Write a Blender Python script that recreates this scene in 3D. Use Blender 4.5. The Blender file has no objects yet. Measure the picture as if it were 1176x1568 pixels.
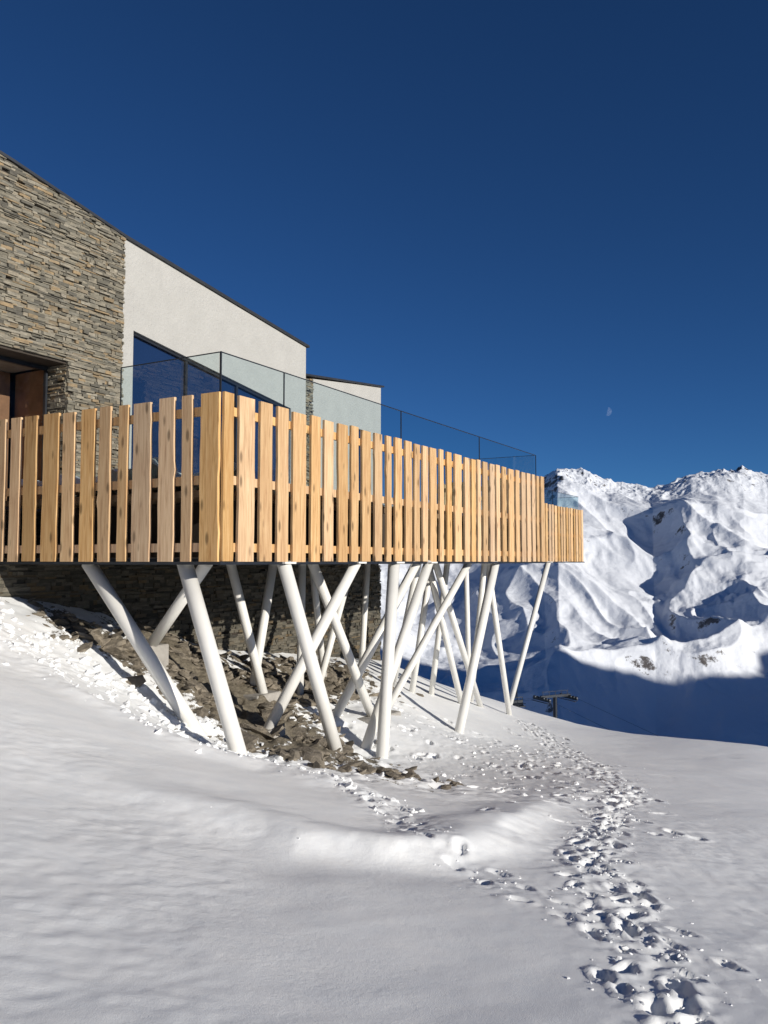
import bpy, math, random
import numpy as np
from mathutils import Vector, Matrix, Euler

random.seed(7)
rng = np.random.RandomState(11)
scene = bpy.context.scene

# ------------------------------------------------------------------ helpers
def link(o):
    scene.collection.objects.link(o); return o

def mesh_obj(name, verts, faces, mat=None, parent=None, attrs=None, smooth=False):
    me = bpy.data.meshes.new(name)
    if isinstance(verts, np.ndarray): verts = verts.tolist()
    if isinstance(faces, np.ndarray): faces = faces.tolist()
    me.from_pydata(verts, [], faces)
    if attrs:
        for k, v in attrs.items():
            a = me.attributes.new(k, 'FLOAT', 'POINT')
            a.data.foreach_set('value', np.asarray(v, dtype=np.float32))
    if smooth:
        me.polygons.foreach_set('use_smooth', [True]*len(me.polygons))
    me.update()
    o = bpy.data.objects.new(name, me)
    if mat: me.materials.append(mat)
    link(o)
    if parent: o.parent = parent
    return o

def empty(name, loc=(0,0,0), rz=0.0):
    e = bpy.data.objects.new(name, None)
    e.location = loc; e.rotation_euler = (0,0,rz)
    return link(e)

class MB:
    def __init__(s): s.v=[]; s.f=[]; s.r=[]
    def add(s, vs, fs, r=0.0):
        n=len(s.v); s.v += [tuple(p) for p in vs]; s.f += [tuple(i+n for i in f) for f in fs]; s.r += [r]*len(vs)
    def box(s, x0,x1,y0,y1,z0,z1, r=0.0):
        s.add([(x0,y0,z0),(x1,y0,z0),(x1,y1,z0),(x0,y1,z0),(x0,y0,z1),(x1,y0,z1),(x1,y1,z1),(x0,y1,z1)],
              [(0,3,2,1),(4,5,6,7),(0,1,5,4),(1,2,6,5),(2,3,7,6),(3,0,4,7)], r)
    def prism(s, poly, y0, y1, r=0.0):
        n=len(poly)
        vs=[(p[0],y0,p[1]) for p in poly]+[(p[0],y1,p[1]) for p in poly]
        fs=[tuple(range(n)), tuple(range(2*n-1,n-1,-1))]
        for i in range(n):
            j=(i+1)%n; fs.append((j,i,n+i,n+j))
        s.add(vs,fs,r)
    def tube(s, a, b, ra, rb=None, n=20, r=0.0):
        rb = ra if rb is None else rb
        a=Vector(a); b=Vector(b); d=(b-a).normalized()
        up = Vector((0,0,1)) if abs(d.z)<0.95 else Vector((1,0,0))
        p=d.cross(up).normalized(); q=d.cross(p)
        vs=[]
        for c,rr in ((a,ra),(b,rb)):
            for i in range(n):
                t=2*math.pi*i/n
                vs.append(c+p*math.cos(t)*rr+q*math.sin(t)*rr)
        fs=[(i,(i+1)%n,n+(i+1)%n,n+i) for i in range(n)]
        fs += [tuple(range(n-1,-1,-1)), tuple(range(n,2*n))]
        s.add(vs,fs,r)
    def obj(s, name, mat, parent=None, smooth=False):
        return mesh_obj(name, s.v, s.f, mat, parent, {'rnd': s.r}, smooth)

# numpy noise
_T = rng.rand(8,256,256)
def vn(x,y,k=0):
    xi=np.floor(x).astype(int); yi=np.floor(y).astype(int)
    fx=x-xi; fy=y-yi
    fx=fx*fx*fx*(fx*(fx*6-15)+10); fy=fy*fy*fy*(fy*(fy*6-15)+10)
    T=_T[k%8]; x0=xi&255; x1=(xi+1)&255; y0=yi&255; y1=(yi+1)&255
    return (T[x0,y0]*(1-fx)+T[x1,y0]*fx)*(1-fy)+(T[x0,y1]*(1-fx)+T[x1,y1]*fx)*fy
def fbm(x,y,octs=4,k=0,gain=.5):
    s=0;a=1.0;t=0
    for i in range(octs):
        s=s+a*(vn(x,y,k+i)*2-1); t+=a; a*=gain
        x,y = 1.62*x-1.21*y+13.7, 1.21*x+1.62*y+7.3
    return s/t
def ridged(x,y,octs=4,k=0,gain=.5):
    s=0;a=1.0;t=0
    for i in range(octs):
        n=1-np.abs(vn(x,y,k+i)*2-1)*1.0
        s=s+a*n*n; t+=a; a*=gain
        x,y = 1.62*x-1.21*y+13.7, 1.21*x+1.62*y+7.3
    return s/t
def sstep(a,b,x):
    t=np.clip((x-a)/(b-a),0,1); return t*t*(3-2*t)

# ------------------------------------------------------------------ materials
def new_mat(name):
    m=bpy.data.materials.new(name); m.use_nodes=True
    nt=m.node_tree; b=nt.nodes['Principled BSDF']
    return m,nt,b
def N(nt,t,**kw):
    n=nt.nodes.new(t)
    for k,v in kw.items(): setattr(n,k,v)
    return n
def ramp(nt, stops):
    r=N(nt,'ShaderNodeValToRGB'); e=r.color_ramp.elements
    e[0].position=stops[0][0]; e[0].color=(*stops[0][1],1)
    e[1].position=stops[1][0]; e[1].color=(*stops[1][1],1)
    for p,c in stops[2:]:
        x=e.new(p); x.color=(*c,1)
    return r
def noise(nt, vec, scale, detail=4, rough=.5):
    n=N(nt,'ShaderNodeTexNoise'); n.inputs['Scale'].default_value=scale
    n.inputs['Detail'].default_value=detail; n.inputs['Roughness'].default_value=rough
    if vec is not None: nt.links.new(vec,n.inputs['Vector'])
    return n
def bump(nt, h, strength, dist, normal=None):
    b=N(nt,'ShaderNodeBump'); b.inputs['Strength'].default_value=strength; b.inputs['Distance'].default_value=dist
    nt.links.new(h,b.inputs['Height'])
    if normal is not None: nt.links.new(normal,b.inputs['Normal'])
    return b
def mixc(nt,fac,a,b,mode='MIX'):
    m=N(nt,'ShaderNodeMix',data_type='RGBA',blend_type=mode)
    for sock,v in ((m.inputs[0],fac),(m.inputs[6],a),(m.inputs[7],b)):
        if isinstance(v,bpy.types.NodeSocket): nt.links.new(v,sock)
        elif isinstance(v,(int,float)): sock.default_value=v
        else: sock.default_value=(*v,1)
    return m.outputs[2]
def attr(nt,name):
    a=N(nt,'ShaderNodeAttribute'); a.attribute_name=name; return a.outputs['Fac']
def objvec(nt): return N(nt,'ShaderNodeTexCoord').outputs['Object']
def vmath(nt,op,a,b):
    m=N(nt,'ShaderNodeVectorMath',operation=op)
    for s,v in ((m.inputs[0],a),(m.inputs[1],b)):
        if isinstance(v,bpy.types.NodeSocket): nt.links.new(v,s)
        else: s.default_value=v
    return m.outputs[0]
def math_(nt,op,a,b=0.0,clamp=False):
    m=N(nt,'ShaderNodeMath',operation=op,use_clamp=clamp)
    for s,v in ((m.inputs[0],a),(m.inputs[1],b)):
        if isinstance(v,bpy.types.NodeSocket): nt.links.new(v,s)
        else: s.default_value=v
    return m.outputs[0]

def simple(name,col,rough=.6,metal=0,nscale=6,var=.15,bs=.1,bd=.01):
    m,nt,b=new_mat(name); v=objvec(nt)
    n=noise(nt,v,nscale,5,.6)
    r=ramp(nt,[(.3,tuple(c*(1-var) for c in col)),(.7,tuple(min(1,c*(1+var)) for c in col))])
    nt.links.new(n.outputs['Fac'],r.inputs['Fac']); nt.links.new(r.outputs[0],b.inputs['Base Color'])
    b.inputs['Roughness'].default_value=rough; b.inputs['Metallic'].default_value=metal
    n2=noise(nt,v,nscale*8,3,.6)
    nt.links.new(bump(nt,n2.outputs['Fac'],bs,bd).outputs[0],b.inputs['Normal'])
    return m

# snow ground
def snow_mat():
    m,nt,b=new_mat('snow'); v=objvec(nt)
    n1=noise(nt,v,3.0,6,.6); n2=noise(nt,v,22,6,.68); n3=noise(nt,v,150,3,.6)
    c=ramp(nt,[(.3,(.83,.845,.855)),(.7,(.895,.895,.885))]); nt.links.new(n1.outputs['Fac'],c.inputs['Fac'])
    rk=attr(nt,'rock')
    rn=noise(nt,v,4,8,.75)
    f=math_(nt,'ADD',rk,math_(nt,'MULTIPLY',math_(nt,'SUBTRACT',rn.outputs['Fac'],.5),2.4))
    f=math_(nt,'MULTIPLY',math_(nt,'SUBTRACT',f,.50),9,True)
    rc=ramp(nt,[(.3,(.05,.043,.033)),(.7,(.25,.215,.16))]); 
    rn2=noise(nt,vmath(nt,'MULTIPLY',v,(1,1,2.5)),11,7,.75); nt.links.new(rn2.outputs['Fac'],rc.inputs['Fac'])
    nt.links.new(mixc(nt,f,c.outputs[0],rc.outputs[0]),b.inputs['Base Color'])
    b.inputs['Roughness'].default_value=.6
    b.inputs['Specular IOR Level'].default_value=.25
    pm=noise(nt,v,.55,3,.6)
    pf=math_(nt,'MULTIPLY',math_(nt,'SUBTRACT',pm.outputs['Fac'],.44),5,True)
    h2=math_(nt,'MULTIPLY',n2.outputs['Fac'],math_(nt,'ADD',math_(nt,'MULTIPLY',pf,1.3),.5))
    bb=bump(nt,n1.outputs['Fac'],.10,.02)
    bb=bump(nt,h2,.26,.014,bb.outputs[0])
    bb=bump(nt,n3.outputs['Fac'],.5,.0045,bb.outputs[0])
    nt.links.new(bb.outputs[0],b.inputs['Normal'])
    return m
SNOW=snow_mat()

def mountain_mat():
    m,nt,b=new_mat('alpine_snow_and_rock'); v=objvec(nt)
    g=N(nt,'ShaderNodeNewGeometry'); sp=N(nt,'ShaderNodeSeparateXYZ'); nt.links.new(g.outputs['Normal'],sp.inputs[0])
    sz=N(nt,'ShaderNodeSeparateXYZ'); nt.links.new(v,sz.inputs[0])
    n1=noise(nt,v,.016,10,.78); n2=noise(nt,v,.03,8,.66)
    st=math_(nt,'SUBTRACT',.70,sp.outputs['Z'])
    hi=math_(nt,'MULTIPLY',math_(nt,'DIVIDE',math_(nt,'SUBTRACT',sz.outputs['Z'],120.0),220.0,True),.20)
    st=math_(nt,'ADD',st,hi)
    f=math_(nt,'ADD',st,math_(nt,'MULTIPLY',math_(nt,'SUBTRACT',n1.outputs['Fac'],.61),1.7))
    f=math_(nt,'MULTIPLY',f,12,True)
    rc=ramp(nt,[(.35,(.06,.055,.06)),(.7,(.19,.175,.165))]); nt.links.new(n2.outputs['Fac'],rc.inputs['Fac'])
    nt.links.new(mixc(nt,f,(.76,.79,.845),rc.outputs[0]),b.inputs['Base Color'])  # bluish snow tint: distance haze put into the base colour
    b.inputs['Roughness'].default_value=.7; b.inputs['Specular IOR Level'].default_value=.1
    bb=bump(nt,n2.outputs['Fac'],.5,7.0)
    nt.links.new(bb.outputs[0],b.inputs['Normal'])
    return m
MOUNT=mountain_mat()

def wood_mat(name,light,mid,dark):
    m,nt,b=new_mat(name); v=objvec(nt); r=attr(nt,'rnd')
    cv=N(nt,'ShaderNodeCombineXYZ')
    for i in range(3): nt.links.new(math_(nt,'MULTIPLY',r,(31.0,17.0,53.0)[i]),cv.inputs[i])
    v2=vmath(nt,'ADD',v,cv.outputs[0])
    vg=vmath(nt,'MULTIPLY',v2,(16,16,.9))
    g=noise(nt,vg,1.6,6,.6); g.inputs['Distortion'].default_value=.9
    c=ramp(nt,[(.28,dark),(.72,light),(.48,mid)]); nt.links.new(g.outputs['Fac'],c.inputs['Fac'])
    vk=vmath(nt,'MULTIPLY',v2,(5.5,5.5,1.9))
    vo=N(nt,'ShaderNodeTexVoronoi'); vo.inputs['Scale'].default_value=1.0; nt.links.new(vk,vo.inputs['Vector'])
    k=math_(nt,'MULTIPLY',math_(nt,'SUBTRACT',.22,vo.outputs['Distance']),9,True)
    col=mixc(nt,math_(nt,'MULTIPLY',k,.8),c.outputs[0],tuple(x*.28 for x in mid))
    hb=noise(nt,vmath(nt,'MULTIPLY',v2,(5,5,.8)),1.0,4,.6)
    hf=math_(nt,'MULTIPLY',math_(nt,'SUBTRACT',hb.outputs['Fac'],.50),4,True)
    col=mixc(nt,math_(nt,'MULTIPLY',hf,.40),col,(.50,.27,.13))
    hs=N(nt,'ShaderNodeHueSaturation'); nt.links.new(col,hs.inputs['Color'])
    nt.links.new(math_(nt,'ADD',math_(nt,'MULTIPLY',math_(nt,'FRACT',math_(nt,'MULTIPLY',r,7.3)),.36),.76),hs.inputs['Value'])
    nt.links.new(math_(nt,'ADD',math_(nt,'MULTIPLY',math_(nt,'FRACT',math_(nt,'MULTIPLY',r,3.1)),.30),.79),hs.inputs['Saturation'])
    nt.links.new(hs.outputs[0],b.inputs['Base Color']); b.inputs['Roughness'].default_value=.65
    b.inputs['Specular IOR Level'].default_value=.2
    nt.links.new(bump(nt,g.outputs['Fac'],.4,.008).outputs[0],b.inputs['Normal'])
    return m
WOOD=wood_mat('larch_board_wood',(.74,.51,.275),(.60,.375,.18),(.40,.215,.095))

def stone_mat(name,k=1.0):
    m,nt,b=new_mat(name); v=objvec(nt); r=attr(nt,'rnd')
    S=[(0,(.10,.095,.085)),(1,(.27,.245,.20)),(.25,(.16,.15,.125)),(.45,(.24,.22,.18)),(.6,(.31,.285,.24)),(.74,(.20,.16,.11)),(.80,(.33,.245,.15)),(.86,(.18,.175,.155))]
    c=ramp(nt,[(p,tuple(x*k for x in q)) for p,q in S])
    nt.links.new(r,c.inputs['Fac'])
    n=noise(nt,vmath(nt,'MULTIPLY',v,(1,1,3)),9,6,.7)
    nr=ramp(nt,[(.25,(.5,.5,.5)),(.75,(1.3,1.26,1.15))]); nt.links.new(n.outputs['Fac'],nr.inputs['Fac'])
    nt.links.new(mixc(nt,1.0,c.outputs[0],nr.outputs[0],'MULTIPLY'),b.inputs['Base Color'])
    b.inputs['Roughness'].default_value=.8; b.inputs['Specular IOR Level'].default_value=.25
    n2=noise(nt,vmath(nt,'MULTIPLY',v,(1,1,2.5)),30,5,.7)
    nt.links.new(bump(nt,n2.outputs['Fac'],.7,.02).outputs[0],b.inputs['Normal'])
    return m
STONE=stone_mat('stacked_slate_stone',1.05)
STONE_SHADED=stone_mat('shade_darkened_slate_stone',.5)  # same slate darkened: under-deck shade put into the colour
RENDER=simple('rough_cast_render',(.42,.41,.385),.9,0,2.2,.05,.9,.025)
ROOF=simple('dark_roof_metal',(.06,.065,.075),.45,.6,3,.15,.1,.005)
STEEL=simple('white_painted_steel',(.74,.725,.685),.4,0,1.6,.06,.04,.004)
DARKMETAL=simple('anthracite_frame_metal',(.035,.04,.05),.4,.5,4,.2,.05,.003)
CONC=simple('concrete',(.33,.31,.28),.85,0,5,.18,.4,.01)
ROCK=simple('schist_rock',(.20,.17,.13),.85,0,5,.6,.8,.03)
SOFFIT=simple('dark_deck_structure',(.04,.03,.022),.8,0,4,.2,.2,.01)
DECKW=simple('weathered_deck_boards',(.33,.23,.14),.8,0,5,.2,.3,.01)
BRICKIN=simple('brown_interior_wall',(.24,.13,.07),.7,0,4,.25,.3,.01)

def glass_mat(name,tint,base,gl):
    m=bpy.data.materials.new(name); m.use_nodes=True; nt=m.node_tree; nt.nodes.clear()
    o=N(nt,'ShaderNodeOutputMaterial'); t=N(nt,'ShaderNodeBsdfTransparent'); t.inputs[0].default_value=(*tint,1)
    g=N(nt,'ShaderNodeBsdfGlossy'); g.inputs['Roughness'].default_value=.02
    lw=N(nt,'ShaderNodeLayerWeight'); lw.inputs[0].default_value=.5
    n=noise(nt,objvec(nt),2.0,2,.5)
    f=math_(nt,'MULTIPLY',math_(nt,'POWER',lw.outputs['Facing'],4.0),gl)
    f=math_(nt,'ADD',math_(nt,'ADD',f,base),math_(nt,'MULTIPLY',n.outputs['Fac'],.02),True)
    mx=N(nt,'ShaderNodeMixShader'); nt.links.new(f,mx.inputs[0]); nt.links.new(t.outputs[0],mx.inputs[1]); nt.links.new(g.outputs[0],mx.inputs[2])
    nt.links.new(mx.outputs[0],o.inputs[0]); return m
GLASS=glass_mat('windscreen_glass',(.78,.88,.90),.06,.6)
DOORGLASS=glass_mat('door_glass',(.85,.85,.83),.03,.15)
WINDOW,wnt,wb=new_mat('reflective_window_glass')
wn=noise(wnt,objvec(wnt),.8,2,.5); wr=ramp(wnt,[(.3,(.008,.02,.06)),(.7,(.014,.03,.08))]); wnt.links.new(wn.outputs['Fac'],wr.inputs['Fac']); wnt.links.new(wr.outputs[0],wb.inputs['Base Color'])
wb.inputs['Roughness'].default_value=.03; wb.inputs['Specular IOR Level'].default_value=.8
wb.inputs['IOR'].default_value=1.7

# ------------------------------------------------------------------ terrain
CP=np.array([
(0,0,-1.6),(-3,0,-1.15),(3,0,-1.95),(0,-5,-1.3),(-3,3,-1.35),(0,3.7,-2.05),(1.7,3.7,-2.2),(-1.7,3.7,-1.82),
(-3,7,-1.85),(0,7.1,-2.45),(3,7,-2.8),(-4.8,11,-1.45),(-3.7,10.9,-1.8),(-2.3,10.2,-2.25),(-6,9,-1.0),
(-2.04,12,-2.77),(-2.89,13,-2.6),(-.8,14,-3.1),(-.03,15.5,-3.5),(-.35,15.8,-3.5),(1.76,20,-4.05),(3.8,26,-4.7),(4.85,33,-5.85),
(-2,14.5,-2.9),(-.97,17,-3.1),(-.25,17.5,-3.2),(-2.4,16.5,-2.62),(-4.2,15,-1.65),
(-1.8,18,-2.85),(-1.43,20,-2.75),(-.6,22,-2.8),(.76,23,-3.55),(1.35,24,-3.8),(2.2,24,-4.0),(2.88,25.3,-4.35),
(-5.6,13.5,-1.05),(-6.8,14.4,-.5),(-9,13,.2),(-3.2,16,-2.3),(-3.85,17,-1.9),(-3.9,19.3,-1.95),(-5.3,16.7,-1.1),
(-.1,25.8,-3.0),(-2,22.5,-2.5),(4.2,25,-4.75),(6,27,-5.2),(11.5,25,-5.5),(8.4,26,-5.35),
(8,35,-8.6),(15,33,-10),(20,25,-8.5),(0,32,-4.6),(-5,30,-3.3),
(3.93,16,-3.85),(3.66,12.9,-3.45),(6,16,-4.1),(9,16,-4.5),(5,10,-3.35),(1.9,8,-2.72),(0,12,-3.0),(1.5,14,-3.38),
(8,8,-3.6),(8,2,-3.0),(-8,4,-.6),(-8,-3,-.5)],dtype=float)
def tps_k(r2): return .5*r2*np.log(r2+1e-9)
n=len(CP)
D2=((CP[:,None,:2]-CP[None,:,:2])**2).sum(-1)
Amat=np.zeros((n+3,n+3)); Amat[:n,:n]=tps_k(D2)+np.eye(n)*.6
Amat[:n,n]=1; Amat[:n,n+1:]=CP[:,:2]; Amat[n,:n]=1; Amat[n+1:,:n]=CP[:,:2].T
W=np.linalg.solve(Amat,np.concatenate([CP[:,2],[0,0,0]]))
def tps(x,y):
    z=W[n]+W[n+1]*x+W[n+2]*y
    for i in range(n):
        z=z+W[i]*tps_k((x-CP[i,0])**2+(y-CP[i,1])**2)
    return z
def softp(t,k=3.0): return np.where(t/k>20,t,k*np.log1p(np.exp(np.clip(t/k,-30,20))))
def farf(x,y):
    return -1.6-.10*y+.22*np.minimum(softp(-x,2),30)-.08*softp(x,2)-.42*softp(y-30,4)-.35*softp(x-16,4)+.1*softp(-y-5,3)
def polydist(x,y,pts):
    best=np.full(x.shape,1e9); side=np.zeros(x.shape); par=np.zeros(x.shape)
    for i in range(len(pts)-1):
        ax,ay=pts[i]; bx,by=pts[i+1]; dx,dy=bx-ax,by-ay; L2=dx*dx+dy*dy
        t=np.clip(((x-ax)*dx+(y-ay)*dy)/L2,0,1)
        ex=x-ax-t*dx; ey=y-ay-t*dy; d=np.hypot(ex,ey)
        s=np.sign(dx*ey-dy*ex)
        m=d<best; best=np.where(m,d,best); side=np.where(m,s,side); par=np.where(m,i+t,par)
    return best,side,par
RIDGE=[(-3.2,8.1),(-1.8,7.4),(-.8,7.0),(.0,7.1),(.6,7.5),(1.3,8.6),(2.0,10.3),(2.7,13.0)]
BANK=[(-7.5,12.6),(-5.6,12.3),(-3.9,11.2),(-2.3,10.4),(-1.4,10.6),(-.5,10.0),(.3,8.9)]
def base_ground(x,y):
    w=sstep(-12,-7,x)*(1-sstep(14,20,x))*sstep(-8,-3,y)*(1-sstep(30,38,y))
    f=farf(x,y)
    z=f*(1-w)+np.where(w>0,tps(np.clip(x,-12,20),np.clip(y,-8,38)),0)*w
    xw=x+.22*fbm(x*.8,y*.8,2,6)+.05*fbm(x*3,y*3,3,1); yw=y+.22*fbm(x*.8+5,y*.8,2,7)+.05*fbm(x*3+2,y*3,3,2)
    d,s,p=polydist(xw,yw,RIDGE)
    sd=d*s
    fade=np.clip(p*.8,0,1)*np.clip((7-p)*.5,0,1)*(.75+.5*vn(x*1.7,y*1.7,3))
    z=z+fade*(.115*np.exp(-((sd-.12)/np.where(sd<.12,.26,.42))**2)-.04*np.exp(-((sd+.5)/.4)**2))
    d,s,p=polydist(xw,yw,BANK); sd=d*s
    z=z+.10*np.exp(-((sd+.1)/.35)**2)*np.clip((6-p),0,1)
    # shaded hollow where the struts stand
    z=z-.22*np.exp(-((x-1.2)/1.8)**2-((y-13.8)/2.6)**2)
    return z
def detail(x,y):
    z=.045*fbm(x*.35,y*.35,2,1)+.012*fbm(x*1.1+3,y*1.1,2,2)
    u=(x*.8+y*.6); v=(-x*.6+y*.8)
    z=z+.004*fbm(u*1.2,v*3.5,2,3)
    near=np.exp(-((y-5)/14)**2)
    m=sstep(.45,.75,vn(x*.6,y*.6,5))
    c2=sstep(1.6,3.2,x)*sstep(.35,.7,vn(x*.9,y*.5,6))
    z=z+(.0015+.006*m)*fbm(x*9,y*9,3,4)*near+c2*.010*fbm(u*9,v*5,3,2)*near
    z=z-.008*sstep(.62,.66,vn(u*2.3,v*1.1,4))*m*near
    return z

dxs=np.concatenate([-np.geomspace(900,12,46)[:-1],np.arange(-12,-5.5,.12),np.arange(-5.5,5.5,.028),np.arange(5.5,14,.09),np.geomspace(14,900,50)])
dys=np.concatenate([-np.geomspace(300,4,26)[:-1],np.arange(-4,2.8,.2),np.arange(2.8,13,.028),np.arange(13,22,.06),np.arange(22,36,.13),np.geomspace(36,950,52)])
GX,GY=np.meshgrid(dxs,dys)
GZ=base_ground(GX,GY)+detail(GX,GY)
# footprints
TR=[(1.36,3.2),(1.42,3.9),(1.54,4.7),(1.64,5.7),(1.77,7.0),(1.91,8.1),(2.5,9.6),(2.9,10.8),(3.66,12.9),(3.93,16.0),(4.3,19.5),(4.2,25.0)]
TR2=[(1.55,5.9),(1.06,6.4),(.38,7.8),(-.1,9.3),(-.6,10.3),(-1.6,11.2)]
TR3=[(2.0,5.2),(1.9,6.2),(2.05,7.6),(2.3,9.0)]
def walk(pts,step):
    out=[];acc=0
    for i in range(len(pts)-1):
        a=Vector(pts[i]);b=Vector(pts[i+1]);L=(b-a).length;t=acc
        while t<L:
            p=a+(b-a)*(t/L); out.append((p.x,p.y,math.atan2(b.y-a.y,b.x-a.x))); t+=step
        acc=t-L
    return out
prints=[]
for j,(px,py,an) in enumerate(walk(TR,.125)):
    sgn=1 if j%2 else -1
    wd=1.5 if py<8 else (1.0 if py<12 else 2.0)
    o=sgn*random.uniform(.03,.15)*wd+random.gauss(0,.05)*wd
    k=random.uniform(.6,1.1)
    prints.append((px-math.sin(an)*o+random.gauss(0,.03),py+math.cos(an)*o+random.gauss(0,.05),an+random.gauss(0,.5),random.uniform(.02,.055),k))
for j,(px,py,an) in enumerate(walk(TR2,.22)):
    sgn=1 if j%2 else -1
    o=sgn*random.uniform(.04,.2)
    prints.append((px-math.sin(an)*o,py+math.cos(an)*o,an+random.gauss(0,.5),random.uniform(.015,.04),random.uniform(.6,.9)))
for j,(px,py,an) in enumerate(walk(TR3,.33)):
    o=(1 if j%2 else -1)*.1
    prints.append((px-math.sin(an)*o,py+math.cos(an)*o,an+random.gauss(0,.4),random.uniform(.012,.03),.8))
for _ in range(80):
    x=random.uniform(-1.5,3.6); y=random.uniform(12.5,21)
    prints.append((x,y,random.uniform(0,6.3),random.uniform(.03,.07),1.0))
for _ in range(60):
    y=random.uniform(9,24); x=2.2+(y-9)*.13+random.gauss(0,.6)
    prints.append((x,y,random.uniform(0,6.3),random.uniform(.02,.055),1.0))
for (px,py,an,dep,k) in prints:
    i0,i1=np.searchsorted(dxs,[px-.4,px+.4]); j0,j1=np.searchsorted(dys,[py-.4,py+.4])
    X=GX[j0:j1,i0:i1]-px; Y=GY[j0:j1,i0:i1]-py
    a=X*math.cos(an)+Y*math.sin(an); b=-X*math.sin(an)+Y*math.cos(an)
    jit=.6*fbm((X+px)*13,(Y+py)*13,3,5)
    r=np.sqrt((a/(.12*k))**2+(b/(.06*k))**2)+jit
    GZ[j0:j1,i0:i1]+= -dep*(1-sstep(.65,1.15,r)) + dep*.3*np.exp(-((r-1.5)/.35)**2)
d1,_,_=polydist(GX,GY,TR); d2,_,_=polydist(GX,GY,TR2); d3,_,_=polydist(GX,GY,BANK)
ch=.9*np.exp(-(d1/.30)**2)+.6*np.exp(-(d2/.3)**2)+.7*np.exp(-(d3/.3)**2)
ch+=.9*np.exp(-((GX+4.2)/2.2)**2-((GY-12.9)/1.1)**2)+.5*np.exp(-((GX-2.0)/2.2)**2-((GY-17)/4.0)**2)
GZ+=ch*.03*fbm(GX*9,GY*9,4,6,.6)*(GY<30)
# rock mask
def rock_m(x,y):
    a=np.exp(-(((x+3.0)*.75+(y-16)*.25)/1.9)**2-(((y-15.7)+(x+3)*.55)/2.3)**2)
    b=np.exp(-((x+4.9)/1.3)**2-((y-14.5)/.8)**2)
    c=np.exp(-((x+1.2)/1.2)**2-((y-13.4-(x+1)*.1)/.6)**2)*.62
    e=np.exp(-((x+1.9-(y-19)*.35)/1.3)**2-((y-19)/3.2)**2)*.9
    return np.clip(np.maximum(np.maximum(np.maximum(a,b*.8),c),e)*1.2,0,1)
rockm=rock_m(GX,GY)
GZ+=rockm*.22*fbm(GX*2.6,GY*2.6,4,2)
ny,nx=GX.shape
V=np.stack([GX.ravel(),GY.ravel(),GZ.ravel()],1)
idx=np.arange(nx*ny).reshape(ny,nx)
F=np.stack([idx[:-1,:-1].ravel(),idx[:-1,1:].ravel(),idx[1:,1:].ravel(),idx[1:,:-1].ravel()],1)
def fast_mesh(name,V,F,mat,attrs=None,smooth=True,parent=None):
    me=bpy.data.meshes.new(name); k=F.shape[1]
    me.vertices.add(len(V)); me.vertices.foreach_set('co',V.astype(np.float32).ravel())
    me.loops.add(F.size); me.loops.foreach_set('vertex_index',F.astype(np.int32).ravel())
    me.polygons.add(len(F)); me.polygons.foreach_set('loop_start',np.arange(0,F.size,k,dtype=np.int32))
    me.polygons.foreach_set('use_smooth',np.full(len(F),smooth))
    me.update(calc_edges=True)
    if attrs:
        for kk,vv in attrs.items():
            a=me.attributes.new(kk,'FLOAT','POINT'); a.data.foreach_set('value',vv.astype(np.float32).ravel())
    me.materials.append(mat); me.validate()
    o=bpy.data.objects.new(name,me); link(o)
    if parent: o.parent=parent
    return o
fast_mesh('snow_ground',V,F,SNOW,{'rock':rockm})

def gz(x,y):
    i=min(max(np.searchsorted(dxs,x),1),nx-1); j=min(max(np.searchsorted(dys,y),1),ny-1)
    return float(GZ[j,i])

import bmesh
bm=bmesh.new(); bmesh.ops.create_icosphere(bm,subdivisions=1,radius=1); 
ICV=np.array([v.co[:] for v in bm.verts]); ICF=np.array([[v.index for v in f.verts] for f in bm.faces]); bm.free()
def scatter(name,pts,mat,flat=1.0,jit=.25,smooth=False,tilt=3.1):
    Vs=[];Fs=[];R=[];o=0
    for (x,y,s,sink) in pts:
        v=ICV*(1+jit*(rng.rand(len(ICV),1)*2-1))
        v=v*np.array([s*rng.uniform(.7,1.5),s*rng.uniform(.5,1.1),s*flat*rng.uniform(.6,1.1)])
        M=np.array(Euler((rng.uniform(-tilt,tilt)*.2,rng.uniform(-tilt,tilt)*.2,rng.uniform(0,6.28))).to_matrix())
        v=v@M.T+np.array([x,y,gz(x,y)+s*flat*sink])
        Vs.append(v);Fs.append(ICF+o);o+=len(v);R+= [rng.rand()]*len(v)
    return fast_mesh(name,np.concatenate(Vs),np.concatenate(Fs),mat,{'rnd':np.array(R),'rock':np.zeros(len(R))},smooth)
pts=[]
for (px,py,an,dep,k) in prints:
    for _ in range(8):
        pts.append((px+random.gauss(0,.14),py+random.gauss(0,.15),random.uniform(.004,.016)*(1 if random.random()<.90 else 1.7),.1))
for (px,py,an) in walk(BANK,.03):
    pts.append((px+random.gauss(0,.15),py+random.gauss(0,.2),min(.07,abs(random.gauss(0,.024))+.008),.1))
for _ in range(420):
    pts.append((random.gauss(-4.4,1.5),random.gauss(12.8,.65),min(.10,abs(random.gauss(0,.035))+.012),.15))
for _ in range(140):
    pts.append((random.uniform(-2,3.4),random.uniform(11.5,20),min(.07,abs(random.gauss(0,.028))+.012),.15))
for _ in range(160):
    pts.append((random.uniform(-5,5),random.uniform(3,12),abs(random.gauss(0,.004))+.002,.3))
scatter('snow_clumps',pts,SNOW,.7,.3,False)
pts=[]
while len(pts)<1700:
    x=random.uniform(-6.8,1.2); y=random.uniform(12.4,23)
    m=float(rock_m(np.float64(x),np.float64(y)))
    pn=float(vn(np.float64(x*1.6),np.float64(y*1.6),3))
    if random.random()<m*m and pn>.36: pts.append((x,y,min(.34,abs(random.gauss(0,.085))+.03),.3))
scatter('rock_debris',pts,ROCK,.35,.35,False,2.5)

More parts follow.
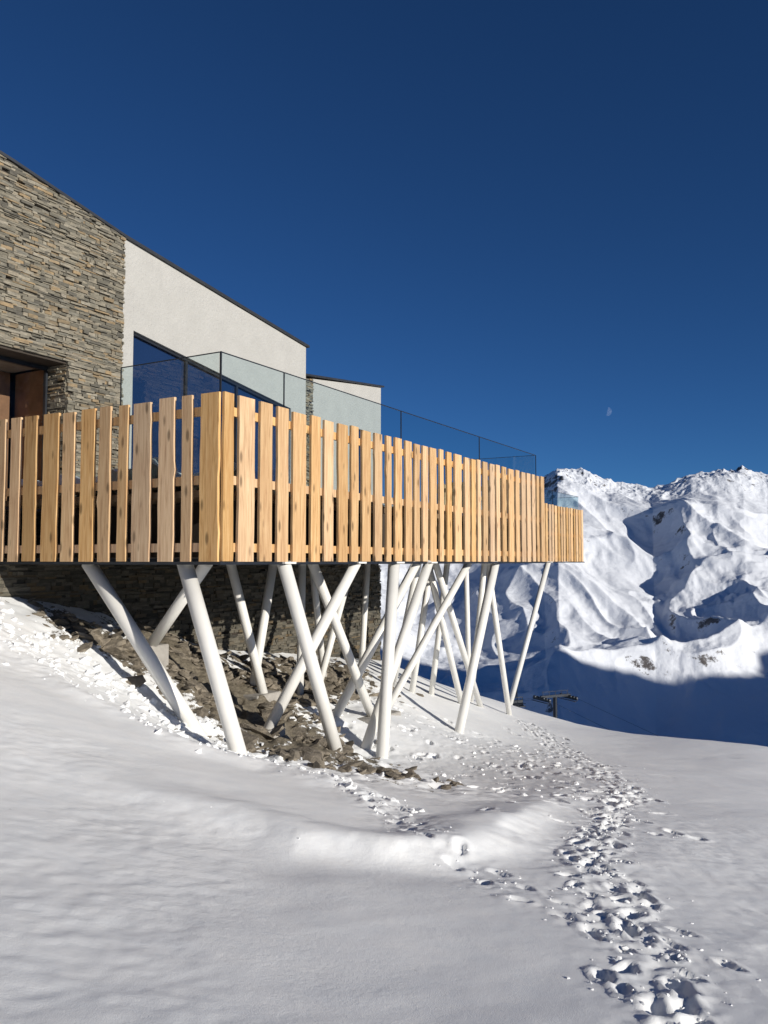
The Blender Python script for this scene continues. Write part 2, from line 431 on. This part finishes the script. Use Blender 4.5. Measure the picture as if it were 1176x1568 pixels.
# ------------------------------------------------------------------ terrace frame
A=np.array([-2.33,11.86]); U=np.array([.4943,.8693]); Vv=np.array([-.8693,.4943])
RZ=math.atan2(U[1],U[0])
def loc(x,y,z):
    p=np.array([x,y])-A; return (float(p@U),float(p@Vv),z)
terr=empty('timber_clad_terrace',(A[0],A[1],0),RZ)
H=2.43; W0=5.0; L=14.08
def board(mb,axis,a0,w,z0,z1,off,th=.045,sgn=-1):
    r=random.random(); nseg=18
    ph=[random.uniform(0,6.28) for _ in range(6)]; amp=random.uniform(.001,.007)
    kn=[(random.uniform(z0,z1),random.uniform(.008,.026)) for _ in range(random.choice([0,0,1,2]))]; ks=random.choice([0,1])
    ledge=[];redge=[]
    tl=random.uniform(-.008,.008)
    for i in range(nseg+1):
        z=z0+(z1-z0)*i/nseg
        l=amp*(math.sin(2.1*z+ph[0])+.6*math.sin(5.3*z+ph[1])+.4*math.sin(11*z+ph[2]))
        rr=amp*(math.sin(1.8*z+ph[3])+.6*math.sin(4.7*z+ph[4])+.4*math.sin(12*z+ph[5]))
        for kz,ka in kn:
            g=ka*math.exp(-((z-kz)/.06)**2)
            if ks: l-=g
            else: rr+=g
        ledge.append((a0+l+tl*i*.05,z)); redge.append((a0+w+rr+tl*i*.05,z))
    vs=[];fs=[]
    o0=off; o1=off+sgn*th
    bow=random.uniform(-.006,.006)
    for oo in (o1,o0):
        for (p,q) in zip(ledge,redge):
            for c in (p,q):
                y=oo+bow*math.sin((c[1]-z0)*1.2)
                vs.append((c[0],y,c[1]) if axis=='u' else (y,c[0],c[1]))
    m=2*(nseg+1)
    for i in range(nseg):
        a=2*i
        fs.append((a,a+1,a+3,a+2)); fs.append((m+a,m+a+2,m+a+3,m+a+1))
        fs.append((a,a+2,m+a+2,m+a)); fs.append((a+1,m+a+1,m+a+3,a+3))
    fs.append((0,m,m+1,1)); fs.append((m-2,m-1,2*m-1,2*m-2))
    mb.add(vs,fs,r)
def fence(name,axis,a0,a1,off,sgn,h0=0.0,h1=H,parent=None,first=None):
    mb=MB(); p=a0
    k=0
    while p<a1-.12:
        w=random.choice([.19,.24,.27,.28,.30,.36])
        if first and k==0: w=first
        w=min(w,a1-p)
        board(mb,axis,p,w,h0+random.uniform(-.008,.008),h1+random.uniform(-.016,.016),off,sgn=sgn)
        p+=w+random.uniform(.11,.18); k+=1
    for z in (.14,1.12,2.13):
        z*=h1/H
        i=-sgn
        lo,hi=sorted((off+i*.009,off+i*.07))
        if axis=='u': mb.box(a0+.08,a1-.02,lo,hi,z,z+.13,random.random())
        else: mb.box(lo,hi,a0+.08,a1-.02,z,z+.13,random.random())
    return mb.obj(name,WOOD,parent)
fence('side_cladding','u',0.0,L,0,-1,parent=terr,first=.22)
fence('end_cladding','v',.02,W0+.3,0,-1,parent=terr,first=.34)
fence('far_end_cladding','v',.05,3.4,L,1,parent=terr)
S0=L; Wf=3.47
fence('rear_terrace_cladding','u',S0+.1,S0+15.96,Wf,-1,parent=terr)
fence('rear_terrace_end_cladding','v',Wf+.02,Wf+5,S0+15.96,1,parent=terr)
mb=MB()
mb.box(.12,L-.12,.12,W0-.05,.95,1.05)
mb.box(L-.11,S0+15.8,Wf+.12,Wf+4.8,.95,1.05)
mb.obj('deck_floor',DECKW,terr)
mb=MB()
mb.box(.10,L-.10,.10,W0-.05,.06,.14); mb.box(L-.09,S0+15.8,Wf+.12,Wf+4.8,.06,.14)
for i in range(1,14): mb.box(i-.06,i+.06,.16,W0-.1,.145,.945)
for i in range(0,15): mb.box(S0+i+.4,S0+i+.5,Wf+.2,Wf+4.7,.145,.945)
mb.obj('deck_structure',SOFFIT,terr)
mb=MB()
mb.box(-.04,L+.04,-.04,.08,-.045,-.004); mb.box(-.04,.08,.083,W0,-.045,-.004)
mb.box(S0+.08,S0+16,Wf-.04,Wf+.08,-.045,-.004)
mb.box(L-.08,L+.04,.083,3.4,-.045,-.004)
mb.obj('edge_steel_profile',DARKMETAL,terr)
mb=MB()
for w in (.35,2.6,4.6): mb.box(.2,L-.2,w-.09,w+.09,-.003,.055)
mb.obj('support_beam',DARKMETAL,terr)
nxs,nys=90,60
xs=np.linspace(.2,L-.2,nxs*2); ys=np.linspace(.2,W0-.1,nys)
DX,DY=np.meshgrid(xs,ys)
DZ=1.05+.12+.30*np.clip(fbm(DX*1.3,DY*1.3,4,3),-.3,1)+.35*np.exp(-((DX-.5)/.5)**2)*(vn(DX*3,DY*3,2))
DV=np.stack([DX.ravel(),DY.ravel(),DZ.ravel()],1); ii=np.arange(DX.size).reshape(DX.shape)
DF=np.stack([ii[:-1,:-1].ravel(),ii[:-1,1:].ravel(),ii[1:,1:].ravel(),ii[1:,:-1].ravel()],1)
fast_mesh('deck_snow',DV,DF,SNOW,{'rock':np.zeros(len(DV))},True,terr)
mb=MB(); me_=MB()
gh=3.08
def gpanel(axis,a0,a1,off):
    zt=gh-.012
    if axis=='u':
        mb.add([(a0,off,1.0),(a1,off,1.0),(a1,off,zt),(a0,off,zt)],[(0,1,2,3)])
        me_.box(a0,a1,off-.008,off+.008,gh-.010,gh+.004)
    else:
        mb.add([(off,a0,1.0),(off,a1,1.0),(off,a1,zt),(off,a0,zt)],[(0,1,2,3)])
        me_.box(off-.008,off+.008,a0,a1,gh-.010,gh+.004)
seams=[.16,1.7,5.7,9.75,13.9]
for a,b in zip(seams[:-1],seams[1:]): gpanel('u',a+.008,b-.008,.16)
gpanel('v',.19,2.2,.15)
for s in seams[1:]: me_.box(s-.007,s+.007,.15,.17,1.0,gh)
me_.box(.14,.158,.145,.175,1.0,gh+.004)
me_.box(.143,.157,2.205,2.22,1.0,gh)
gpanel('v',.2,3.4,L-.2)
for k in range(4): 
    gpanel('u',S0+.2+k*3.9,S0+.2+k*3.9+3.88,Wf+.16)
    me_.box(S0+.19+k*3.9-.006,S0+.19+k*3.9+.006,Wf+.15,Wf+.17,1.0,gh)
gpanel('v',Wf+.2,Wf+4.5,S0+15.8)
mb.obj('glass_windscreen',GLASS,terr); me_.obj('glass_edge_profile',DARKMETAL,terr)
ST=[((-2.89,13.0,-2.62),(-4.78,13.45,0),.115),((-2.04,12.0,-2.80),(-2.98,12.45,0),.12),((-4.2,15,-1.55),(-2.83,13.4,0),.10),
((-.8,14,-3.1),(-1.6,13.25,0),.11),((-.03,15.5,-3.5),(.2,16.5,0),.115),((-.35,15.8,-3.5),(.95,17.6,0),.10),
((1.76,20,-4.1),(2.85,21.3,0),.11),((3.85,26,-4.6),(3.0,24.2,0),.085),
((4.85,33,-5.85),(6.9,35,0),.11),
((-2.0,14.5,-2.9),(-.5,15.2,0),.10),((-.97,17,-3.1),(.7,17.5,0),.095),((-.25,17.5,-3.2),(-1.35,15.6,0),.095),
((-2.35,16.45,-2.6),(-2.95,16,0),.09),((-2.6,16.6,-2.6),(-2.25,17,0),.09),
((-1.8,18,-2.9),(-1.76,18,0),.08),((-1.43,20,-2.8),(-1.64,19,0),.08),((-1.5,19,-2.9),(-.75,20,0),.08),
((-.6,22,-2.9),(-.43,22,0),.08),((.76,23,-3.6),(1.25,22.0,0),.085),((1.35,24,-3.8),(1.75,23,0),.08),
((2.2,24,-4.0),(1.1,21,0),.085),((2.88,25.2,-4.3),(1.25,20.5,0),.085),((2.65,25.8,-4.4),(2.8,23.2,0),.08),
((.03,18.6,-3.3),(2.07,20.2,0),.085),((.2,22,-3.4),(.8,19.3,0),.08),((2.94,29,-4.5),(2.7,27.5,0),.085)]
mb=MB(); cap=MB(); pl=MB()
for f,t,r in ST:
    f=Vector(loc(*f)); t=Vector(loc(*t)); d=(t-f).normalized()
    mb.tube(f-d*.65,t-d*.02,r,r*1.0,24)
    cap.box(t.x-r*1.35,t.x+r*1.35,t.y-r*1.35,t.y+r*1.35,-.035,-.0035)
mb.obj('steel_strut',STEEL,terr,True); 
mm=bpy.data.objects['steel_strut']
for p in mm.data.polygons:
    if len(p.vertices)>4: p.use_smooth=False
cap.obj('strut_head_plate',STEEL,terr)
for (x,y,z,sx,sz) in ((-4.2,15.0,-1.62,.28,.35),(-2.48,16.5,-2.68,.38,.3),(-2.0,14.55,-3.0,.25,.35),(-.3,17.4,-3.3,.3,.25),(.03,18.7,-3.45,.3,.3)):
    a,b,_=loc(x,y,z); pl.box(a-sx,a+sx,b-sx*.8,b+sx*.8,z-.8,z+sz*.4)
o=pl.obj('strut_footing',CONC,terr)
bv=o.modifiers.new('b','BEVEL'); bv.width=.02

# ------------------------------------------------------------------ building
bld=empty('mountain_restaurant_building',(A[0],A[1],0),RZ)
def stone_wall(name,s0,s1,w,z0,ztop,holes=(),axis='u',parent=bld,depth=.09,mat=None,k=1.0):
    mb=MB(); z=z0
    zm=max(ztop(s0),ztop(s1))
    while z<zm:
        h=random.choice([.022,.028,.032,.04,.05,.065])*k
        s=s0-random.uniform(0,.2)
        while s<s1:
            l=random.uniform(.06,.38)*(1 if h<.045 else .7)*k
            a=max(s,s0); b=min(s+l,s1)
            s+=l
            if b-a<.02: continue
            mid=(a+b)/2
            zt=min(z+h-.003,ztop(mid))
            if zt-z<.006: continue
            cut=False
            for (h0,h1,g0,g1) in holes:
                if z+h>g0 and z<g1 and b>h0 and a<h1:
                    if a<h0-.03: b=h0
                    elif b>h1+.03: a=h1
                    else: cut=True
            if cut: continue
            if random.random()<.02: continue
            pr=random.choice([.0,.01,.015,.02,.035,.05,.03])+random.uniform(0,.012)
            j=lambda:random.uniform(-.006,.006)
            y0=w-depth*.4-pr; y1=w; q=random.uniform(-.012,.012)
            pts=[(a+.002,y0+j(),z+j()*.7),(b-.002,y0+j()+q,z+j()*.7),(b-.002,y1,z),(a+.002,y1,z),(a+.002+j(),y0+j(),zt+j()*.7),(b-.002+j(),y0+j()+q,zt+j()*.7),(b-.002,y1,zt),(a+.002,y1,zt)]
            if axis=='v': pts=[(p[1],p[0],p[2]) for p in pts]
            mb.add(pts,[(0,3,2,1),(4,5,6,7),(0,1,5,4),(1,2,6,5),(2,3,7,6),(3,0,4,7)],random.random())
        z+=h
    return mb.obj(name,mat or STONE,parent)
def ztop(s): 
    return float(np.interp(s,[-8,.08,2.71,9.17],[8.3,7.12,6.66,5.86]))
DH=3.72; DX0,DX1=-3.0,1.37
stone_wall('stone_facade',-6,2.70,W0,.9,lambda s:ztop(s)-.05,holes=[(DX0,DX1,0,DH)])
stone_wall('stone_base_wall',-8,13.2,W0,-4.2,lambda s:.9,mat=STONE_SHADED,k=1.25)
stone_wall('entrance_reveal_stone',W0+.0,W0+.62,DX1+.06,1.0,lambda s:DH,axis='v')
mb=MB()
D=9.0
def core(s0,s1,z0,zt0,zt1,w0=W0+.003,w1=W0+.35): mb.prism([(s0,z0),(s1,z0),(s1,zt1),(s0,zt0)],w0,w1)
core(-8,DX0,.9,ztop(-8)-.06,ztop(DX0)-.06)
core(DX0,DX1,DH+.003,ztop(DX0)-.06,ztop(DX1)-.06,W0+.003,W0+.65)
core(DX1+.062,2.70,.9,ztop(DX1)-.06,ztop(2.7)-.06,W0+.003,W0+.64)
mb.obj('stone_wall_core',SOFFIT,bld)
mb=MB(); mb.box(-8,13.18,W0+.003,W0+9,-5,.895); mb.obj('basement_core',SOFFIT,bld)
S1=9.17; wx0,wx1=3.0,8.5
wt0,wt1=4.76,4.02; wz=1.05
mb=MB()
y0,y1=W0-.03,W0+.3
mb.prism([(2.703,.9),(wx0,.9),(wx0,ztop(wx0)-.06),(2.703,ztop(2.71)-.06)],y0,y1)
mb.prism([(wx0,wt0),(wx1,wt1),(wx1,ztop(wx1)-.06),(wx0,ztop(wx0)-.06)],y0,y1)
mb.prism([(wx1,.9),(S1,.9),(S1,ztop(S1)-.06),(wx1,ztop(wx1)-.06)],y0,y1)
mb.prism([(wx0,.9),(wx1,.9),(wx1,wz),(wx0,wz)],y0,y1)
mb.prism([(S1-.3,.9),(S1,.9),(S1,ztop(S1)-.06),(S1-.3,ztop(S1)-.06)],y1+.001,W0+D)
mb.prism([(-8,.9),(S1,.9),(S1,ztop(S1)-.06),(-8,ztop(-8)-.06)],W0+D+.002,W0+D+.3)
mb.prism([(-8,.9),(-7.7,.9),(-7.7,ztop(-8)-.2),(-8,ztop(-8)-.2)],y1+.08,W0+D)
mb.obj('rendered_wall',RENDER,bld)
mb=MB(); mb.prism([(wx0+.06,wz+.06),(wx1-.06,wz+.06),(wx1-.06,wt1-.06),(wx0+.06,wt0-.06)],W0+.10,W0+.12)
mb.obj('window_pane',WINDOW,bld)
mb=MB()
mb.prism([(wx0+.002,wz),(wx0+.06,wz),(wx0+.06,wt0-.07),(wx0+.002,wt0-.003)],W0+.03,W0+.16)
mb.prism([(wx0+.06,wt0-.068),(wx1-.06,wt1-.068),(wx1-.06,wt1+.005),(wx0+.06,wt0-.012)],W0+.03,W0+.16)
for s in (4.65,6.4):
    zt=np.interp(s,[wx0,wx1],[wt0,wt1])
    mb.box(s-.035,s+.035,W0+.04,W0+.15,wz,zt-.07)
mb.obj('window_frame',DARKMETAL,bld)
mb=MB()
for a,b in ((-8.4,.08),(.08,2.71),(2.71,S1+.08)):
    mb.prism([(a,ztop(a)-.055),(b,ztop(b)-.055),(b,ztop(b)+.0),(a,ztop(a)+.0)],W0-.10,W0+D+.5)
mb.obj('roof',ROOF,bld)
mb=MB(); mb.box(DX0,DX1-.02,W0+1.6,W0+1.7,1.0,DH); mb.box(DX1+.1,DX1+.2,W0+.65,W0+1.6,1.0,DH); mb.obj('interior_wall',BRICKIN,bld)
mb=MB(); mb.add([(DX0,W0+.5,1.08),(DX1,W0+.5,1.08),(DX1,W0+.5,DH-.08),(DX0,W0+.5,DH-.08)],[(0,1,2,3)]); mb.obj('entrance_glazing',DOORGLASS,bld)
mb=MB()
mb.box(DX0,DX1-.03,W0+.47,W0+.54,DH-.08,DH-.003); mb.box(DX1-.075,DX1-.03,W0+.472,W0+.538,1.0,DH-.085)
for s in (-1.2,): mb.box(s-.03,s+.03,W0+.474,W0+.536,1.0,DH-.085)
mb.obj('entrance_frame',DARKMETAL,bld)
mb=MB(); mb.box(-8,9,W0+.36,W0+D,.9,.99); mb.box(DX0,DX1,W0+.66,W0+1.6,DH+.01,DH+.06); mb.obj('interior_floor',CONC,bld)
w2=5.8; 
def zt2(s): return float(np.interp(s,[9.8,14.7],[5.22,5.80]))
mb=MB()
mb.prism([(10.65,.9),(14.7,.9),(14.7,zt2(14.7)),(10.65,zt2(10.65))],w2,w2+8)
mb.obj('rear_block_rendered_wall',RENDER,bld)
mb=MB(); mb.prism([(9.2,.9),(10.64,.9),(10.64,zt2(10.64)-.02),(9.2,zt2(9.8)-.08)],w2+.01,w2+7.9); mb.obj('rear_block_core',CONC,bld)
stone_wall('rear_block_stone_strip',9.18,10.64,w2,.9,lambda s:zt2(s)-.02)
mb=MB()
mb.prism([(9.25,zt2(9.25)+.003),(14.8,zt2(14.7)+.02),(14.8,zt2(14.7)+.07),(9.25,zt2(9.25)+.06)],w2-.08,w2+8.1)
mb.obj('rear_block_roof',ROOF,bld)
mb=MB(); mb.box(12.9,13.8,w2-.02,w2-.003,1.1,4.15); mb.obj('rear_block_window_pane',WINDOW,bld)
mb=MB(); mb.box(12.84,12.898,w2-.04,w2-.004,1.0,4.2); mb.box(13.802,13.86,w2-.04,w2-.004,1.0,4.2); mb.box(12.9,13.8,w2-.04,w2-.004,4.152,4.2)
mb.obj('rear_block_window_frame',DARKMETAL,bld)

# ------------------------------------------------------------------ mountains
ls=np.concatenate([np.linspace(-.9,-.05,70)[:-1],np.linspace(-.05,.52,600),np.linspace(.52,1.3,80)[1:]])
ds=np.concatenate([np.linspace(820,1300,50)[:-1],np.linspace(1300,3150,480),np.linspace(3150,5200,30)[1:]])
ML,MD=np.meshgrid(ls,ds); MX=ML*MD; MY=MD
cl=[-.9,-.4,0,.1,.15,.192,.209,.237,.268,.2996,.323,.347,.370,.4016,.433,.461,.52,.6,.8,1.3]
ce=[.06,.08,.06,.07,.09,.102,.1165,.1117,.1005,.095,.091,.103,.113,.1175,.117,.107,.10,.12,.10,.09]
crest=np.interp(ML,cl,ce)
t=(MD-900)/(3000-900)
base=np.where(t<1,-430+(crest*3000+430)*np.clip(t,0,1)**1.05,crest*3000-(MD-3000)*.35)
env=np.clip(t,0,1)*np.clip(1.08-t,0,1)*3.2
wx=MX+110*fbm(MX/480,MY/480,3,1); wy=MY+110*fbm(MX/480+9,MY/480+4,3,2)
sp_=(wx*.93+wy*.36); sq=(-wx*.36+wy*.93)
MZ=base+env*(130*(ridged(sp_/500,sq/880,2,3)-.55)+46*(ridged(sp_/200,sq/360,2,5)-.5))
MZ+=np.clip(env+.12,0,1)*(11*fbm(wx/65,wy/100,3,2)+2.2*fbm(wx/22,wy/26,3,4))
MZ+=30*(ridged(MX/95,MY/120,5,1,.6)-.45)*np.exp(-((t-.99)/.10)**2)
MV=np.stack([MX.ravel(),MY.ravel(),MZ.ravel()],1); ii=np.arange(MX.size).reshape(MX.shape)
MF=np.stack([ii[:-1,:-1].ravel(),ii[:-1,1:].ravel(),ii[1:,1:].ravel(),ii[1:,:-1].ravel()],1)
fast_mesh('snowy_mountain_range',MV,MF,MOUNT)
# unseen peak added on the sun side to throw shadow over the lower slopes
SE=math.radians(16.0); sx,sy=.78,-.626
qs=np.linspace(500,4200,260); ps=np.linspace(700,2700,90)
Q,P=np.meshgrid(qs,ps)
hc=np.interp(Q,[500,800,1200,1450,1600,1900,2300,4200],[-300,150,540,490,380,350,320,400])+150*fbm(Q/260,Q*0+3.3,5,1,.6)
e=np.abs(P-1500-120*fbm(Q/500,P/500,2,2))
PZ=np.maximum(hc-e*.62+35*fbm(Q/150,P/150,4,3),-445)
PX=Q*(-sy)+P*sx; PY=Q*sx+P*sy
PV=np.stack([PX.ravel(),PY.ravel(),PZ.ravel()],1); ii=np.arange(Q.size).reshape(Q.shape)
PF=np.stack([ii[:-1,:-1].ravel(),ii[:-1,1:].ravel(),ii[1:,1:].ravel(),ii[1:,:-1].ravel()],1)
fast_mesh('added_shadow_peak',PV,PF,MOUNT)
mesh_obj('valley_floor',[(-6000,-2000,-440),(8000,-2000,-440),(8000,7000,-440),(-6000,7000,-440)],[(0,1,2,3)],SNOW,None,{'rock':[0]*4})

# ------------------------------------------------------------------ chairlift
cl_=empty('chairlift',(18.3,90,.9),math.radians(25))
mb=MB()
mb.tube((0,0,-45),(0,0,-15.3),.28,.2,16)
mb.box(-1.9,1.9,-.14,.14,-15.35,-15.1)
for k0 in (-1.75,1.75):
    mb.box(k0-.08,k0+.08,-1.5,1.5,-15.62,-15.42)
    for k in range(6):
        y=-1.3+k*.52
        mb.tube((k0-.07,y,-15.4),(k0+.07,y,-15.4),.19,n=14)
    mb.box(k0-.3,k0-.1,-1.5,1.5,-15.75,-15.7)
mb.box(-.05,.05,.3,.36,-30,-15.2); mb.box(-1.7,1.7,-.05,.0,-14.75,-14.7)
for x in (-1.6,-.8,0,.8,1.6): mb.box(x-.02,x+.02,-.05,0,-15.1,-14.7)
mb.obj('lift_tower',DARKMETAL,cl_)
mb=MB()
def chair(x,y,z):
    mb.tube((x,y,z),(x,y+.25,z-.9),.05,n=8); mb.tube((x,y+.25,z-.9),(x,y+.3,z-1.0),.05,n=8)
    mb.tube((x-.9,y+.3,z-1.0),(x+.9,y+.3,z-1.0),.05,n=8)
    for k in (-.9,.9):
        mb.tube((x+k,y+.3,z-1.0),(x+k,y+.2,z-1.9),.04,n=8); mb.tube((x+k,y+.2,z-1.9),(x+k,y-.35,z-1.95),.04,n=8)
    mb.box(x-.88,x+.88,y-.35,y+.2,z-2.0,z-1.88); mb.box(x-.88,x+.88,y+.2,y+.27,z-1.9,z-1.25)
    mb.tube((x-.85,y-.4,z-1.6),(x+.85,y-.4,z-1.6),.03,n=8); mb.tube((x-.5,y-.5,z-2.4),(x+.5,y-.5,z-2.4),.03,n=8)
    mb.tube((x,y-.4,z-1.6),(x,y-.5,z-2.4),.03,n=8)
chair(-1.75,4.6,-15.0); chair(1.75,60,-28.8); chair(-1.75,52,-27.2)
mb.obj('lift_chair',DARKMETAL,cl_)
mb=MB()
for k0 in (-1.75,1.75):
    P_=[(k0,0,-15.2),(k0,60,-29),(k0,160,-60)]
    for a,b in zip(P_[:-1],P_[1:]): mb.tube(a,b,.012,n=6)
    mb.tube((k0,0,-15.2),(k0,-30,-19.5),.012,n=6)
mb.tube((-1.75,4.6,-16.2),(-1.75,4.6,-14.95),.04,n=6)
mb.obj('haul_cable',DARKMETAL,cl_)

# ------------------------------------------------------------------ moon
MM=bpy.data.materials.new('moon_surface'); MM.use_nodes=True; nt=MM.node_tree; nt.nodes.clear()
o=N(nt,'ShaderNodeOutputMaterial'); tr=N(nt,'ShaderNodeBsdfTransparent'); df=N(nt,'ShaderNodeBsdfDiffuse'); ad=N(nt,'ShaderNodeAddShader')
nn=noise(nt,objvec(nt),.05,4,.6); rr=ramp(nt,[(.35,(.04,.04,.04)),(.7,(.15,.15,.15))]); nt.links.new(nn.outputs['Fac'],rr.inputs['Fac']); nt.links.new(rr.outputs[0],df.inputs[0])
nt.links.new(tr.outputs[0],ad.inputs[0]); nt.links.new(df.outputs[0],ad.inputs[1]); nt.links.new(ad.outputs[0],o.inputs[0])
md=9000.0; mc=Vector((.2706*md,md,.1815*md)); R=48  # flat half disc: the moon's lit half is cut into the shape
vs=[];K=24
for i in range(K+1):
    a=-math.pi/2+math.pi*i/K
    vs.append((R*math.cos(a)*1.0,0,R*math.sin(a)))
for i in range(K,-1,-1):
    a=-math.pi/2+math.pi*i/K
    vs.append((R*math.cos(a)*.0,0,R*math.sin(a)))
fs=[]
for i in range(1,K-1): fs.append((i,i+1,2*K+1-i-1,2*K+1-i))
mo=mesh_obj('moon',vs,fs,MM); mo.location=mc; mo.rotation_euler=(0,math.radians(12),-math.radians(15))

# ------------------------------------------------------------------ light
sd=Vector((sx*math.cos(SE),sy*math.cos(SE),math.sin(SE))).normalized()
sun=bpy.data.lights.new('sun','SUN'); sun.energy=5.0; sun.angle=math.radians(.53); sun.color=(1,.945,.85)
so=bpy.data.objects.new('sun',sun); link(so); so.rotation_euler=sd.to_track_quat('Z','Y').to_euler(); so.location=(20,-20,30)
w=bpy.data.worlds.new('World'); scene.world=w; w.use_nodes=True; nt=w.node_tree
bg=nt.nodes['Background']; sk=nt.nodes.new('ShaderNodeTexSky'); sk.sky_type='NISHITA'; sk.sun_disc=False
sk.sun_elevation=SE; sk.sun_rotation=math.atan2(sx,sy); sk.altitude=2600; sk.air_density=.8; sk.dust_density=0.0; sk.ozone_density=3.0
mx=nt.nodes.new('ShaderNodeMix'); mx.data_type='RGBA'; mx.blend_type='MULTIPLY'; mx.inputs[0].default_value=1
mx.inputs[7].default_value=(.33,.655,.97,1)
nt.links.new(sk.outputs[0],mx.inputs[6]); nt.links.new(mx.outputs[2],bg.inputs['Color'])
bg.inputs['Strength'].default_value=.07

cam=bpy.data.cameras.new('camera'); co=bpy.data.objects.new('camera',cam); link(co)
cam.sensor_fit='HORIZONTAL'; cam.sensor_width=24; cam.lens=26.02; cam.clip_end=30000; cam.clip_start=.05
co.location=(0,0,0); co.rotation_euler=(math.radians(90+3.41),0,0)
scene.camera=co
scene.view_settings.view_transform='Standard'; scene.view_settings.look='None'; scene.view_settings.exposure=0
